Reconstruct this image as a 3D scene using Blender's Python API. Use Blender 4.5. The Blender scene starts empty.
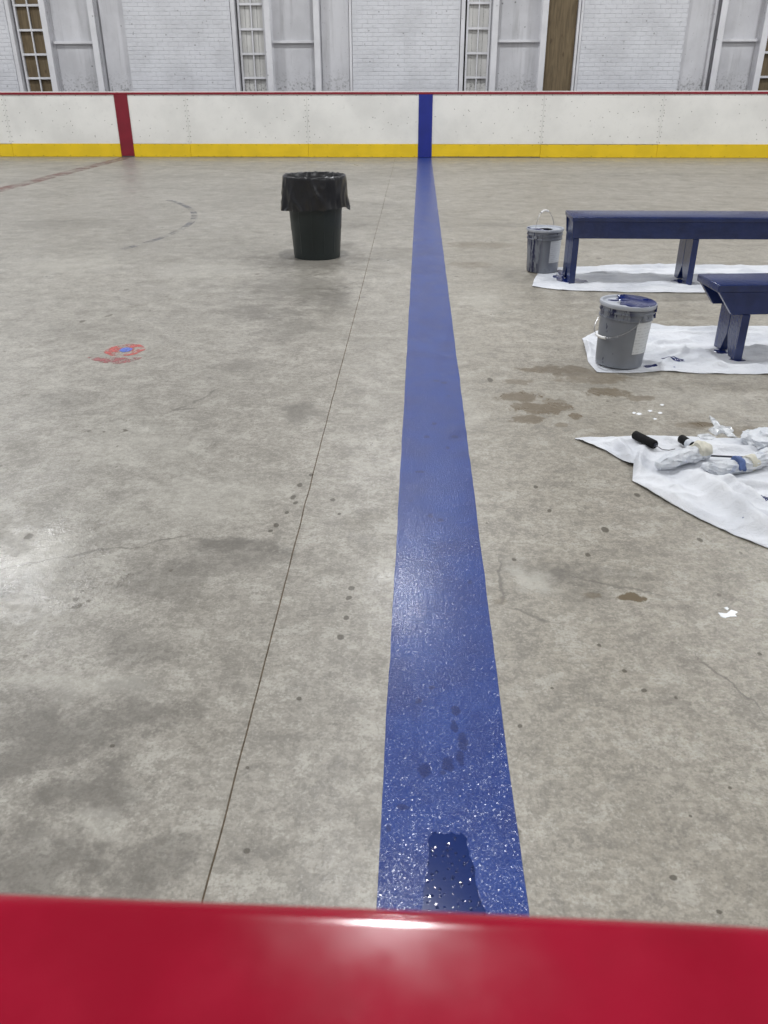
import bpy, bmesh, math, random
from mathutils import Vector, Matrix, noise as mnoise
random.seed(7)
scene = bpy.context.scene
COL = scene.collection
PI = math.pi

# ------------------------------------------------------------------ camera
CAM_H = 1.42
F_PX = 820.0
PITCH, YAW, ROLL = math.radians(27.65), math.radians(2.377), math.radians(-0.094)
fw = Vector((-math.sin(YAW)*math.cos(PITCH), math.cos(YAW)*math.cos(PITCH), -math.sin(PITCH)))
r0 = Vector((math.cos(YAW), math.sin(YAW), 0)); u0 = r0.cross(fw)
CR = r0*math.cos(ROLL)+u0*math.sin(ROLL); CU = -r0*math.sin(ROLL)+u0*math.cos(ROLL)
cam_data = bpy.data.cameras.new('camera'); cam = bpy.data.objects.new('camera', cam_data); COL.objects.link(cam)
cam_data.sensor_fit = 'VERTICAL'; cam_data.sensor_height = 24.0; cam_data.lens = F_PX/1024*24.0
cam_data.clip_start = 0.02; cam_data.clip_end = 200
M4 = Matrix(((CR.x, CU.x, -fw.x, 0), (CR.y, CU.y, -fw.y, 0), (CR.z, CU.z, -fw.z, CAM_H), (0, 0, 0, 1)))
cam.matrix_world = M4
cam_data.dof.use_dof = True; cam_data.dof.focus_distance = 4.2; cam_data.dof.aperture_fstop = 6.0
scene.camera = cam

def at(x, y, z=0.0):
    """floor-parallel plane at height z hit by the ray through photo pixel (x, y)"""
    d = fw*F_PX + CR*(x-384) - CU*(y-512)
    t = (z-CAM_H)/d.z
    return Vector((d.x*t, d.y*t, z))

def wx(px, Y, py=0.0):
    """x where the ray through photo pixel (px, py) meets the upright plane y = Y"""
    d = fw*F_PX + CR*(px-384) - CU*(py-512)
    return d.x*Y/d.y

# ------------------------------------------------------------------ world, exposure, hall lamps, added fill row behind the camera
w = bpy.data.worlds.new('hall_air'); scene.world = w; w.use_nodes = True
w.node_tree.nodes['Background'].inputs[0].default_value = (0.55, 0.58, 0.62, 1)
w.node_tree.nodes['Background'].inputs[1].default_value = 0.05
scene.view_settings.view_transform = 'Standard'; scene.view_settings.look = 'None'
scene.view_settings.gamma = 1.0; scene.view_settings.use_curve_mapping = False
scene.view_settings.exposure = -0.90
scene.cycles.use_denoising = True
scene.cycles.max_bounces = 6; scene.cycles.diffuse_bounces = 4; scene.cycles.glossy_bounces = 3
scene.cycles.sample_clamp_indirect = 6.0
LAMP_POWER = 680.0
LAMP_Z = 8.0
LAMP_X = [-16.6, -8.4, -0.20, 8.0, 16.2]
LAMP_Y = [-2.2, 6.0, 14.2]  # the row behind the camera is added fill
for ly in LAMP_Y:
    for lx in LAMP_X:
        ld = bpy.data.lights.new('lamp_light', 'AREA'); ld.shape = 'DISK'; ld.size = 0.66
        ld.energy = LAMP_POWER*(.5 if ly < 0 else 1.0); ld.color = (0.97, 0.985, 1.0)  # added rear row runs at half power to brighten camera-facing sides
        lo = bpy.data.objects.new('lamp_light', ld); COL.objects.link(lo); lo.location = (lx, ly, LAMP_Z)

# ------------------------------------------------------------------ helpers
def tag(o, label=None, cat=None, group=None, kind=None):
    if label: o['label'] = label
    if cat: o['category'] = cat
    if group: o['group'] = group
    if kind: o['kind'] = kind
    return o

def empty(name, loc=(0, 0, 0), rz=0.0):
    o = bpy.data.objects.new(name, None); COL.objects.link(o); o.location = loc; o.rotation_euler = (0, 0, rz)
    o.empty_display_size = 0.1
    return o

class MB:
    def __init__(self): self.v = []; self.f = []
    def add(self, vs, fs):
        b = len(self.v); self.v += [tuple(x) for x in vs]; self.f += [tuple(b+i for i in q) for q in fs]; return self
    def box(self, x0, x1, y0, y1, z0, z1):
        return self.add([(x0,y0,z0),(x1,y0,z0),(x1,y1,z0),(x0,y1,z0),(x0,y0,z1),(x1,y0,z1),(x1,y1,z1),(x0,y1,z1)],
                        [(0,3,2,1),(4,5,6,7),(0,1,5,4),(1,2,6,5),(2,3,7,6),(3,0,4,7)])
    def prism(self, poly, axis, a0, a1):
        """extrude 2D polygon along axis ('x': poly=(y,z), 'y': poly=(x,z), 'z': poly=(x,y))"""
        n = len(poly)
        def P(p, a):
            return (a, p[0], p[1]) if axis == 'x' else (p[0], a, p[1]) if axis == 'y' else (p[0], p[1], a)
        vs = [P(p, a0) for p in poly]+[P(p, a1) for p in poly]
        fs = [tuple(range(n)), tuple(range(2*n-1, n-1, -1))]+[(i, i+n, (i+1) % n+n, (i+1) % n) for i in range(n)]
        return self.add(vs, fs)
    def lathe(self, prof, n=48, cx=0, cy=0, cap0=True, cap1=True):
        b = []
        for r, z in prof:
            b += [(cx+r*math.cos(2*PI*i/n), cy+r*math.sin(2*PI*i/n), z) for i in range(n)]
        fs = []
        for k in range(len(prof)-1):
            for i in range(n):
                j = (i+1) % n; fs.append((k*n+i, k*n+j, (k+1)*n+j, (k+1)*n+i))
        if cap0: fs.append(tuple(range(n-1, -1, -1)))
        if cap1: fs.append(tuple((len(prof)-1)*n+i for i in range(n)))
        return self.add(b, fs)
    def tube(self, pts, r, n=8):
        pts = [Vector(p) for p in pts]; m = len(pts); rr = r if isinstance(r, (list, tuple)) else [r]*m
        vs = []; up = Vector((0, 0, 1))
        for k, p in enumerate(pts):
            t = (pts[min(k+1, m-1)]-pts[max(k-1, 0)]).normalized()
            a = t.cross(up)
            if a.length < 1e-3: a = t.cross(Vector((1, 0, 0)))
            a.normalize(); b2 = a.cross(t)
            for i in range(n):
                c, s = math.cos(2*PI*i/n), math.sin(2*PI*i/n); vs.append(p+a*c*rr[k]+b2*s*rr[k])
        fs = []
        for k in range(m-1):
            for i in range(n):
                j = (i+1) % n; fs.append((k*n+i, k*n+j, (k+1)*n+j, (k+1)*n+i))
        fs += [tuple(range(n-1, -1, -1)), tuple((m-1)*n+i for i in range(n))]
        return self.add(vs, fs)
    def build(self, name, mat, parent=None, smooth=False, bevel=0.0, seg=2, solid=0.0):
        me = bpy.data.meshes.new(name); me.from_pydata(self.v, [], self.f); me.update()
        bm = bmesh.new(); bm.from_mesh(me); bmesh.ops.recalc_face_normals(bm, faces=bm.faces)
        if bevel > 0:
            bmesh.ops.bevel(bm, geom=bm.edges[:]+bm.verts[:], offset=bevel, segments=seg, profile=0.5, affect='EDGES', clamp_overlap=True)
        bm.to_mesh(me); bm.free()
        if smooth:
            for p in me.polygons: p.use_smooth = True
            me.set_sharp_from_angle(angle=math.radians(40))
        o = bpy.data.objects.new(name, me); COL.objects.link(o); o.data.materials.append(mat)
        if parent: o.parent = parent
        if solid:
            md = o.modifiers.new('thick', 'SOLIDIFY'); md.thickness = solid; md.offset = -1
        return o

def share(src, name, parent, loc):
    o = bpy.data.objects.new(name, src.data); COL.objects.link(o); o.location = loc
    if parent: o.parent = parent
    return o

def blob(cx, cy, rx, ry, seed=0, n=28, rough=0.3, rot=0.0):
    pts = []
    for i in range(n):
        a = 2*PI*i/n
        k = 1+rough*(mnoise.noise(Vector((math.cos(a)*1.6+seed*7.1, math.sin(a)*1.6, seed*3.3)))+0.5*mnoise.noise(Vector((math.cos(a)*4+seed, math.sin(a)*4, seed*5.7))))
        x, y = rx*k*math.cos(a), ry*k*math.sin(a)
        pts.append((cx+x*math.cos(rot)-y*math.sin(rot), cy+x*math.sin(rot)+y*math.cos(rot)))
    return pts

# ------------------------------------------------------------------ material helpers
class NT:
    def __init__(self, name, rough=0.5, color=(.8, .8, .8), spec=0.5, metal=0.0):
        self.m = bpy.data.materials.new(name); self.m.use_nodes = True; self.t = self.m.node_tree; self.n = self.t.nodes
        self.b = self.n['Principled BSDF']
        self.b.inputs['Base Color'].default_value = (*color, 1); self.b.inputs['Roughness'].default_value = rough
        self.b.inputs['Specular IOR Level'].default_value = spec; self.b.inputs['Metallic'].default_value = metal
        self._pos = None
    def set(self, node, sock, v):
        if v is None: return
        if hasattr(v, 'is_output'): self.t.links.new(v, node.inputs[sock])
        else: node.inputs[sock].default_value = v
    def pos(self):
        if self._pos is None: self._pos = self.n.new('ShaderNodeNewGeometry').outputs['Position']
        return self._pos
    def obj(self): return self.n.new('ShaderNodeTexCoord').outputs['Object']
    def math(self, op, a, b=None, clamp=False):
        k = self.n.new('ShaderNodeMath'); k.operation = op; k.use_clamp = clamp; self.set(k, 0, a); self.set(k, 1, b); return k.outputs[0]
    def vm(self, op, a, b=None, out=0):
        k = self.n.new('ShaderNodeVectorMath'); k.operation = op; self.set(k, 0, a); self.set(k, 1, b)
        return k.outputs['Value'] if out else k.outputs[0]
    def noise(self, vec, scale, detail=3, rough=0.5, color=False, dist=0.0):
        k = self.n.new('ShaderNodeTexNoise'); self.set(k, 'Vector', vec); k.inputs['Scale'].default_value = scale
        k.inputs['Detail'].default_value = detail; k.inputs['Roughness'].default_value = rough; k.inputs['Distortion'].default_value = dist
        return k.outputs['Color' if color else 'Fac']
    def voro(self, vec, scale, feature='F1', out='Distance', rnd=1.0):
        k = self.n.new('ShaderNodeTexVoronoi'); k.feature = feature; self.set(k, 'Vector', vec); k.inputs['Scale'].default_value = scale
        k.inputs['Randomness'].default_value = rnd
        return k.outputs[out]
    def map(self, v, a, b, c=0.0, d=1.0, smooth=True):
        k = self.n.new('ShaderNodeMapRange'); k.interpolation_type = 'SMOOTHSTEP' if smooth else 'LINEAR'
        self.set(k, 'Value', v)
        for nme, val in zip(('From Min', 'From Max', 'To Min', 'To Max'), (a, b, c, d)): self.set(k, nme, val)
        return k.outputs['Result']
    def mix(self, fac, a, b, mode='MIX'):
        k = self.n.new('ShaderNodeMix'); k.data_type = 'RGBA'; k.blend_type = mode
        if hasattr(fac, 'is_output'): self.t.links.new(fac, k.inputs[0])
        else: k.inputs[0].default_value = fac
        for i, v in ((6, a), (7, b)):
            if hasattr(v, 'is_output'): self.t.links.new(v, k.inputs[i])
            else: k.inputs[i].default_value = (*v, 1)
        return k.outputs[2]
    def xyz(self, v):
        k = self.n.new('ShaderNodeSeparateXYZ'); self.t.links.new(v, k.inputs[0]); return k.outputs
    def color(self, c): self.t.links.new(c, self.b.inputs['Base Color'])
    def rough(self, r): self.t.links.new(r, self.b.inputs['Roughness'])
    def bump(self, h, strength=0.3, dist=0.01):
        k = self.n.new('ShaderNodeBump'); k.inputs['Strength'].default_value = strength; k.inputs['Distance'].default_value = dist
        self.t.links.new(h, k.inputs['Height']); self.t.links.new(k.outputs[0], self.b.inputs['Normal'])
    def blobmask(self, p, c, r, lo=0.7, hi=1.15, rag=None):
        d = self.vm('SUBTRACT', p, (c[0], c[1], 0)); d = self.vm('MULTIPLY', d, (1/r[0], 1/r[1], 0))
        L = self.vm('LENGTH', d, out=1)
        if rag is not None: L = self.math('ADD', L, rag)
        return self.map(L, lo, hi, 1, 0)
    def alpha(self, a): self.t.links.new(a, self.b.inputs['Alpha'])

def srgb(r, g, b):
    f = lambda c: (c/255/12.92) if c/255 <= 0.04045 else ((c/255+0.055)/1.055)**2.4
    return (f(r), f(g), f(b))

def simple(name, col, rough=0.5, spec=0.5, var=0.06, scale=6.0, bump=0.0, bscale=60, metal=0.0):
    k = NT(name, rough, col, spec, metal); p = k.obj()
    n = k.noise(p, scale, 4)
    k.color(k.mix(k.map(n, .3, .7), tuple(c*(1-var) for c in col), tuple(min(1, c*(1+var)) for c in col)))
    if bump: k.bump(k.noise(p, bscale, 3), bump, 0.004)
    return k.m

# ---- concrete floor
def concrete():
    k = NT('worn_concrete', 0.5, spec=0.4); P0 = k.pos()
    wob = k.vm('MULTIPLY', k.vm('SUBTRACT', k.noise(P0, 3.0, 5, 0.65, color=True), (.5, .5, .5)), (.34, .34, 0))
    P = k.vm('ADD', P0, wob)
    wob2 = k.vm('MULTIPLY', k.vm('SUBTRACT', k.noise(P0, 11.0, 4, 0.6, color=True), (.5, .5, .5)), (.09, .09, 0))
    P2 = k.vm('ADD', P0, wob2)
    big = k.noise(P0, 0.55, 5, 0.6); mid = k.noise(P0, 2.6, 6, 0.65, dist=0.6); fine = k.noise(P0, 38, 4, 0.7); grit = k.noise(P0, 120, 3, 0.65)
    base = k.mix(k.map(big, .3, .7), srgb(147, 142, 133), srgb(169, 164, 155))
    base = k.mix(k.map(mid, .5, .74, 0, .55), base, srgb(126, 121, 112))
    base = k.mix(k.map(mid, .28, .42, .35, 0), base, srgb(186, 183, 174))
    # the slabs right of the line are browner, those left of it greyer
    X = k.xyz(P0)[0]
    base = k.mix(k.map(X, -.2, .5, 0, .22), base, srgb(158, 148, 128))
    base = k.mix(k.map(X, -.3, -1.2, 0, .14), base, srgb(148, 149, 148))
    base = k.mix(k.map(fine, .40, .60, .0, .48), base, srgb(110, 106, 98))
    crust = k.noise(P0, 7.5, 9, .78)
    base = k.mix(k.map(crust, .52, .585, 0, .42), base, srgb(110, 106, 99))
    base = k.mix(k.map(crust, .41, .47, .32, 0), base, srgb(190, 187, 178))
    base = k.mix(k.map(grit, .50, .68, 0, .36), base, srgb(104, 100, 93))
    base = k.mix(k.map(grit, .34, .46, .22, 0), base, srgb(188, 185, 178))
    def px(cx, cy, hw, hh):
        a, b = at(cx-hw, cy), at(cx+hw, cy); c, d = at(cx, cy+hh), at(cx, cy-hh)
        return ((a.x+b.x)/2, (c.y+d.y)/2), ((b.x-a.x)/2, abs(d.y-c.y)/2)
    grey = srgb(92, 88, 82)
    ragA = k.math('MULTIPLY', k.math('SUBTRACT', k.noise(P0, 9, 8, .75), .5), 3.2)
    ragB = k.math('MULTIPLY', k.math('SUBTRACT', k.noise(k.vm('MULTIPLY', P0, (1, .6, 1)), 14, 6, .7), .5), 2.6)
    for cx, cy, hw, hh, s in [(45, 735, 80, 40, .62), (140, 708, 45, 24, .55), (95, 790, 70, 30, .6), (40, 862, 90, 36, .6), (160, 858, 60, 30, .5),
            (12, 590, 26, 22, .5), (232, 547, 46, 9, .7), (168, 585, 55, 18, .45), (130, 655, 40, 16, .4), (225, 560, 60, 20, .35),
            (305, 262, 60, 10, .55), (300, 288, 60, 14, .5), (335, 300, 28, 14, .5), (262, 312, 40, 9, .45), (345, 246, 18, 4, .5),  # dark stains round the trash can, its soft shadow painted in with them
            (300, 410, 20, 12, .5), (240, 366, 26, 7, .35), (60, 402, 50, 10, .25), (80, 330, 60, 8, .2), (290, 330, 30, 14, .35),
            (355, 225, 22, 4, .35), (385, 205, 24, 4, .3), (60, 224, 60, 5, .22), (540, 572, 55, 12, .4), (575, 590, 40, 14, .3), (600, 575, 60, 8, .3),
            (500, 225, 30, 3, .3), (620, 175, 80, 3, .25), (300, 690, 24, 14, .25), (335, 770, 18, 16, .3), (250, 845, 24, 20, .25)]:
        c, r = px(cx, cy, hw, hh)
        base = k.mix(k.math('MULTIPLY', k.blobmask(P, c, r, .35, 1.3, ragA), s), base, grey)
    for cx, cy, hw, hh, s in [(523, 578, 24, 14, .5), (40, 560, 40, 24, .35), (200, 500, 90, 30, .25), (130, 450, 80, 24, .22), (70, 690, 90, 14, .3),
            (480, 300, 26, 12, .25), (70, 265, 70, 10, .25), (200, 270, 50, 10, .25), (100, 825, 60, 12, .3), (470, 410, 20, 20, .2), (690, 400, 60, 16, .18)]:
        c, r = px(cx, cy, hw, hh)
        base = k.mix(k.math('MULTIPLY', k.blobmask(P, c, r, .2, 1.3, ragA), s), base, srgb(192, 189, 180))
    # damp brown stains on the right
    wet = None
    for cx, cy, hw, hh, s in [(522, 397, 20, 4.5, .75), (540, 408, 26, 6, .8), (528, 418, 17, 4, .7), (560, 370, 34, 4, .7), (592, 377, 36, 6, .55), (606, 392, 22, 4, .75),
            (574, 416, 7, 3, .8), (520, 382, 14, 3, .5), (555, 402, 12, 3, .5), (633, 597.5, 14, 3.2, 1.0), (594, 595, 8, 3, .5), (745, 432, 22, 4, .5), (690, 425, 20, 3, .45),
            (704, 424, 16, 2, .8), (640, 398, 12, 2.5, .6), (502, 600, 7, 4, .4), (480, 245, 30, 3, .45), (470, 265, 20, 3, .4), (560, 425, 6, 2, .5)]:
        c, r = px(cx, cy, hw, hh)
        m = k.math('MULTIPLY', k.blobmask(P2, c, (r[0]*1.15, r[1]*1.15), .75, 1.05, ragB), s)
        wet = m if wet is None else k.math('MAXIMUM', wet, m)
    base = k.mix(wet, base, srgb(104, 92, 74))
    # dark drip spots, in sparse cells, more of them right of the line
    for sc, thr, rad, amt in ((9.0, .72, .22, .8), (4.2, .86, .14, .85), (26.0, .80, .22, .7)):
        Pv = k.vm('MULTIPLY', P2 if sc < 10 else P0, (1, .7, 0))
        d = k.voro(Pv, sc); cc = k.xyz(k.voro(Pv, sc, out='Color'))
        sel = k.math('GREATER_THAN', cc[0], thr)
        rad2 = k.math('MULTIPLY', cc[1], rad)
        spot = k.map(k.math('SUBTRACT', d, rad2), -.02, .02, 1, 0)
        patchy = k.map(k.noise(P0, 1.1, 2), .45, .62)
        base = k.mix(k.math('MULTIPLY', k.math('MULTIPLY', spot, sel), k.math('MULTIPLY', patchy, amt)), base, srgb(82, 76, 66))
    # rows of drips beside the joint, a scuffed squiggle, hairline cracks
    drips = None
    for i, (cx, cy, r) in enumerate([(311, 475, 3), (300, 485, 4), (293, 497, 4), (296, 503, 3), (286, 513, 2.5), (276, 525, 4), (270, 531, 3), (333, 500, 3), (339, 514, 2.5), (352, 588, 4), (349, 598, 4),
            (341, 637, 5), (346, 618, 4), (113, 746, 3.5), (298, 698, 3.5), (247, 768, 3), (248, 851, 5), (645, 691, 4), (673, 877, 6), (720, 913, 4), (760, 654, 3), (520, 726, 3.5), (623, 671, 3), (675, 697, 2.5),
            (605, 530, 5), (700, 540, 4), (637, 495, 4), (588, 555, 4), (536, 487, 3), (549, 511, 3), (552, 688, 2.5), (690, 817, 2.5), (470, 487, 3), (515, 560, 3), (490, 380, 4), (730, 788, 3), (599, 645, 3)]):
        c, r2 = px(cx, cy, r, r*.75)
        m = k.blobmask(k.vm('ADD', P0, k.vm('MULTIPLY', wob2, (.3, .3, 0))), c, (r2[0]*.72, r2[1]*.72), .8, 1.2)
        drips = m if drips is None else k.math('MAXIMUM', drips, m)
    base = k.mix(k.math('MULTIPLY', drips, .8), base, srgb(72, 66, 56))
    sq = None
    for (x0, y0), (x1, y1), wd in [((168, 412), (190, 405), 3), ((190, 405), (207, 396), 2), ((207, 396), (219, 388), 2.4), ((172, 410), (196, 408), 2),
                                   ((0, 571), (60, 556), 2.2), ((60, 556), (140, 545), 2.0), ((140, 545), (190, 533), 1.6), ((560, 575), (680, 600), 1.4), ((500, 556), (503, 606), 2.2), ((503, 606), (560, 622), 2.0), ((690, 650), (768, 720), 1.3)]:
        a, b = at(x0, y0), at(x1, y1); mx, my = (a.x+b.x)/2, (a.y+b.y)/2; L = (b-a).length/2; ang = math.atan2(b.y-a.y, b.x-a.x)
        mp = k.n.new('ShaderNodeMapping'); mp.vector_type = 'TEXTURE'; k.t.links.new(P2, mp.inputs[0])
        mp.inputs['Location'].default_value = (mx, my, 0); mp.inputs['Rotation'].default_value = (0, 0, ang); mp.inputs['Scale'].default_value = (L*1.1, wd*.004, 1)
        v = k.vm('MULTIPLY', mp.outputs[0], (1, 1, 0))
        m = k.map(k.vm('LENGTH', v, out=1), .5, 1.2, 1, 0)
        sq = m if sq is None else k.math('MAXIMUM', sq, m)
    base = k.mix(k.math('MULTIPLY', sq, .6), base, srgb(96, 92, 86))
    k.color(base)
    rr = k.map(mid, .3, .7, .27, .50, False); rr = k.math('SUBTRACT', rr, k.math('MULTIPLY', wet, .1))
    rr = k.math('SUBTRACT', rr, k.math('MULTIPLY', k.blobmask(P, (-1.25, 2.25), (.42, .42), .2, 1.2, ragA), .16))
    k.rough(rr)
    h = k.math('ADD', k.math('MULTIPLY', fine, .6), k.math('MULTIPLY', grit, .35))
    k.bump(h, 0.32, 0.006)
    return k.m

def painted_white(name, col, speck=0.5, scale=1.0, rough=0.5, streak=0.0):
    k = NT(name, rough, col); P = k.pos()
    c = k.mix(k.map(k.noise(P, 1.3*scale, 5, .6), .35, .7), col, tuple(x*.86 for x in col))
    c = k.mix(k.map(k.noise(P, 14*scale, 4, .65), .55, .8, 0, .35), c, tuple(x*.72 for x in col))
    for sc, thr, rad, a in ((7*scale, .74, .16, speck), (17*scale, .8, .2, speck*.8)):
        d = k.voro(P, sc); cc = k.xyz(k.voro(P, sc, out='Color'))
        m = k.math('MULTIPLY', k.map(k.math('SUBTRACT', d, k.math('MULTIPLY', cc[1], rad)), -.02, .03, 1, 0), k.math('GREATER_THAN', cc[0], thr))
        c = k.mix(k.math('MULTIPLY', m, a), c, (.10, .10, .10))
    if streak:
        Ps = k.vm('MULTIPLY', P, (9, 9, .7)); Z = k.xyz(P)[2]
        s = k.math('MULTIPLY', k.map(k.noise(Ps, 1.0, 4, .6), .5, .78), streak)
        c = k.mix(s, c, (.22, .22, .22))
        pl = k.math('MULTIPLY', k.map(k.noise(P, 22, 5, .7), .53, .60), k.map(Z, 1.2, 1.75, 1, 0))
        c = k.mix(k.math('MULTIPLY', pl, min(1, streak*1.6)), c, (.09, .09, .085))
    k.color(c); k.bump(k.noise(P, 40*scale, 4), .2, .006)
    return k.m

def plywood():
    k = NT('bare_plywood', 0.65); P = k.pos()
    g = k.noise(k.vm('MULTIPLY', P, (14, 14, 1.2)), 1.6, 5, .6, dist=1.2)
    c = k.mix(k.map(g, .3, .7), srgb(92, 78, 56), srgb(120, 104, 78))
    d = k.voro(k.vm('MULTIPLY', P, (3, 3, 1.6)), 1.3)
    c = k.mix(k.map(d, .05, .12, .6, 0), c, srgb(70, 52, 34))
    c = k.mix(k.map(k.noise(P, 3, 4), .55, .75, 0, .5), c, srgb(92, 80, 62))
    k.color(c); return k.m

def wet_blue(name, fresh=False):
    k = NT(name, .4, srgb(20, 40, 104), .5); P = k.pos()
    n1 = k.noise(P, 260, 2, .6); n2 = k.noise(P, 5, 4, .6); n3 = k.noise(P, 130, 3, .6)
    d = k.voro(P, 11); cc = k.xyz(k.voro(P, 11, out='Color'))
    c = k.mix(k.map(n2, .3, .7), srgb(16, 50, 128), srgb(24, 64, 146))
    k.b.inputs['Coat Weight'].default_value = .3
    if not fresh:
        m = k.math('MULTIPLY', k.map(k.math('SUBTRACT', d, k.math('MULTIPLY', cc[1], .16)), -.03, .03, 1, 0), k.math('GREATER_THAN', cc[0], .78))
        # thicker, smoother spots where the paint pooled
        wetm = None; Pw = k.vm('ADD', P, k.vm('MULTIPLY', k.vm('SUBTRACT', k.noise(P, 30, 3, .6, color=True), (.5, .5, .5)), (.03, .03, 0)))
        for x, y, hw, hh in [(456, 711, 5, 6), (454, 727, 4, 7), (463, 742, 5, 10), (460, 758, 5, 8), (448, 765, 6, 8), (424, 771, 6, 8), (403, 807, 7, 3), (390, 828, 3, 3), (418, 700, 3, 3), (432, 688, 3, 2.5), (448, 448, 3, 2),
                             (434, 424, 3, 1.6), (427, 437, 4, 1.6), (455, 437, 4, 1.6), (444, 383, 4, 1.5), (436, 381, 4, 1.2), (431, 516, 3, 2), (440, 520, 3, 2), (420, 472, 6, 1.6), (470, 582, 3, 2.4)]:
            a, b, cc_, dd = at(x-hw, y), at(x+hw, y), at(x, y-hh), at(x, y+hh)
            q = k.blobmask(Pw, ((a.x+b.x)/2, (cc_.y+dd.y)/2), ((b.x-a.x)/2, abs(cc_.y-dd.y)/2), .7, 1.1)
            wetm = q if wetm is None else k.math('MAXIMUM', wetm, q)
        k.color(k.mix(k.math('MAXIMUM', k.math('MULTIPLY', m, .6), k.math('MULTIPLY', wetm, .6)), c, srgb(8, 28, 92)))
        k.rough(k.map(n2, .3, .7, .30, .40, False)); k.t.links.new(k.map(n1, .3, .6, .25, .5), k.b.inputs['Coat Weight']); k.b.inputs['Coat Roughness'].default_value = .17
        h = k.math('ADD', n1, k.math('MULTIPLY', n3, .8)); st = .8
    else:
        k.b.inputs['Base Color'].default_value = (*srgb(20, 42, 100), 1); k.b.inputs['Coat Roughness'].default_value = .03; k.b.inputs['Roughness'].default_value = .12
        d = k.voro(P, 120); cc = k.xyz(k.voro(P, 120, out='Color'))
        h = k.math('MULTIPLY', k.map(d, .05, .45, 1, 0), k.math('GREATER_THAN', cc[0], .70)); st = .8
    k.bump(h, st, .006)
    # dried roller stipple: small facets, most nearly level, some tilted
    sc_ = 470 if not fresh else 240
    col = k.voro(P, sc_, out='Color'); amp = k.math('MULTIPLY', k.math('POWER', k.xyz(k.voro(k.vm('ADD', P, (3.3, 1.7, 0)), sc_, out='Color'))[2], 1.3 if not fresh else 5.0), .54 if not fresh else .6)
    if not fresh: amp = k.math('MULTIPLY', amp, k.math('SUBTRACT', 1.0, wetm))
    tilt = k.vm('MULTIPLY', k.vm('SUBTRACT', col, (.5, .5, .5)), (1, 1, 0))
    sl = k.n.new('ShaderNodeVectorMath'); sl.operation = 'SCALE'; k.t.links.new(tilt, sl.inputs[0]); k.t.links.new(amp, sl.inputs['Scale'])
    nn = k.vm('NORMALIZE', k.vm('ADD', sl.outputs[0], (0, 0, 1)))
    k.t.links.new(nn, k.b.inputs['Coat Normal'])
    return k.m

M = {}
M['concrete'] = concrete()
M['joint'] = simple('joint_dirt', srgb(112, 98, 80), .9, .2, .3, 20)
M['brick'] = painted_white('white_painted_brick', srgb(216, 217, 222), .55, 1.4, .6)
M['mortar'] = simple('painted_mortar', srgb(202, 203, 208), .8, .3, .12, 10)
M['wallwhite'] = painted_white('white_wall_paint', srgb(192, 192, 196), .6, .8, .5)
M['wallgrey'] = painted_white('dirty_white_panel', srgb(208, 208, 212), .8, 1.1, .55, .4)
M['steel'] = painted_white('white_painted_steel', srgb(222, 222, 226), .45, 1.2, .42)
M['plywood'] = plywood()
M['backing'] = simple('dark_backing', srgb(92, 88, 84), .9, .2, .2, 3)
M['ceiling'] = simple('ceiling_paint', srgb(120, 118, 116), .8, .3, .05, .5)
M['sidewall'] = simple('side_wall_paint', srgb(196, 197, 200), .7, .3, .06, .6)
M['board'] = painted_white('white_board_plastic', srgb(232, 231, 227), .45, .7, .35)
M['yellow'] = simple('yellow_kickplate', srgb(224, 190, 28), .4, .5, .06, 3)
M['capred'] = simple('far_red_cap', srgb(130, 24, 40), .4, .5, .1, 4)
M['stripered'] = simple('red_stripe', srgb(122, 22, 40), .4, .5, .1, 3)
M['stripeblue'] = simple('blue_stripe', srgb(26, 40, 128), .4, .5, .1, 3)
M['screw'] = simple('dark_screw', srgb(70, 62, 50), .5)
M['gap'] = simple('black_gap', srgb(30, 28, 28), .9, .1)
M['blueline'] = wet_blue('fresh_blue_floor_paint')
M['wetblue'] = wet_blue('wet_blue_floor_paint', True)
M['benchblue'] = simple('navy_bench_paint', srgb(30, 44, 90), .24, .6, .15, 9, .45, 45)
M['bluespill'] = simple('blue_wet_paint', srgb(22, 36, 92), .15, .6, .2, 30, .3, 60)
M['can'] = simple('dark_green_plastic', srgb(38, 45, 45), .42, .4, .08, 4, .1, 90)
M['bag'] = simple('black_liner_plastic', srgb(14, 14, 19), .28, .6, .2, 6, .7, 22)
M['white'] = simple('lamp_white', srgb(220, 220, 220), .5)
M['blackfoam'] = simple('black_foam', srgb(24, 24, 26), .85, .2, .2, 60, .4, 200)
M['wire'] = simple('zinc_wire', srgb(150, 150, 152), .35, .5, .1, 20, 0, 60, .8)
M['blackmetal'] = simple('dark_rod', srgb(48, 50, 60), .4, .5, .1, 20)
M['whitegrip'] = simple('white_grip_plastic', srgb(225, 225, 225), .45)
M['spillwhite'] = simple('white_wet_paint', srgb(238, 240, 244), .25, .5, .03, 20)

def near_red():
    k = NT('red_cap_plastic', .28, srgb(140, 22, 38), .5); P = k.pos()
    c = k.mix(k.map(k.noise(P, 9, 4, .6), .35, .7), srgb(146, 20, 42), srgb(160, 26, 50))
    s = k.noise(k.vm('MULTIPLY', P, (2.2, 18, 1)), 2.2, 5, .7, dist=.8)
    c = k.mix(k.map(s, .62, .8, 0, .35), c, srgb(196, 110, 116))
    k.color(c); k.rough(k.map(k.noise(P, 20, 4), .3, .7, .10, .18, False)); k.bump(k.noise(P, 30, 3), .03, .002); k.b.inputs['Specular IOR Level'].default_value = .35
    return k.m
M['nearred'] = near_red()

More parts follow.
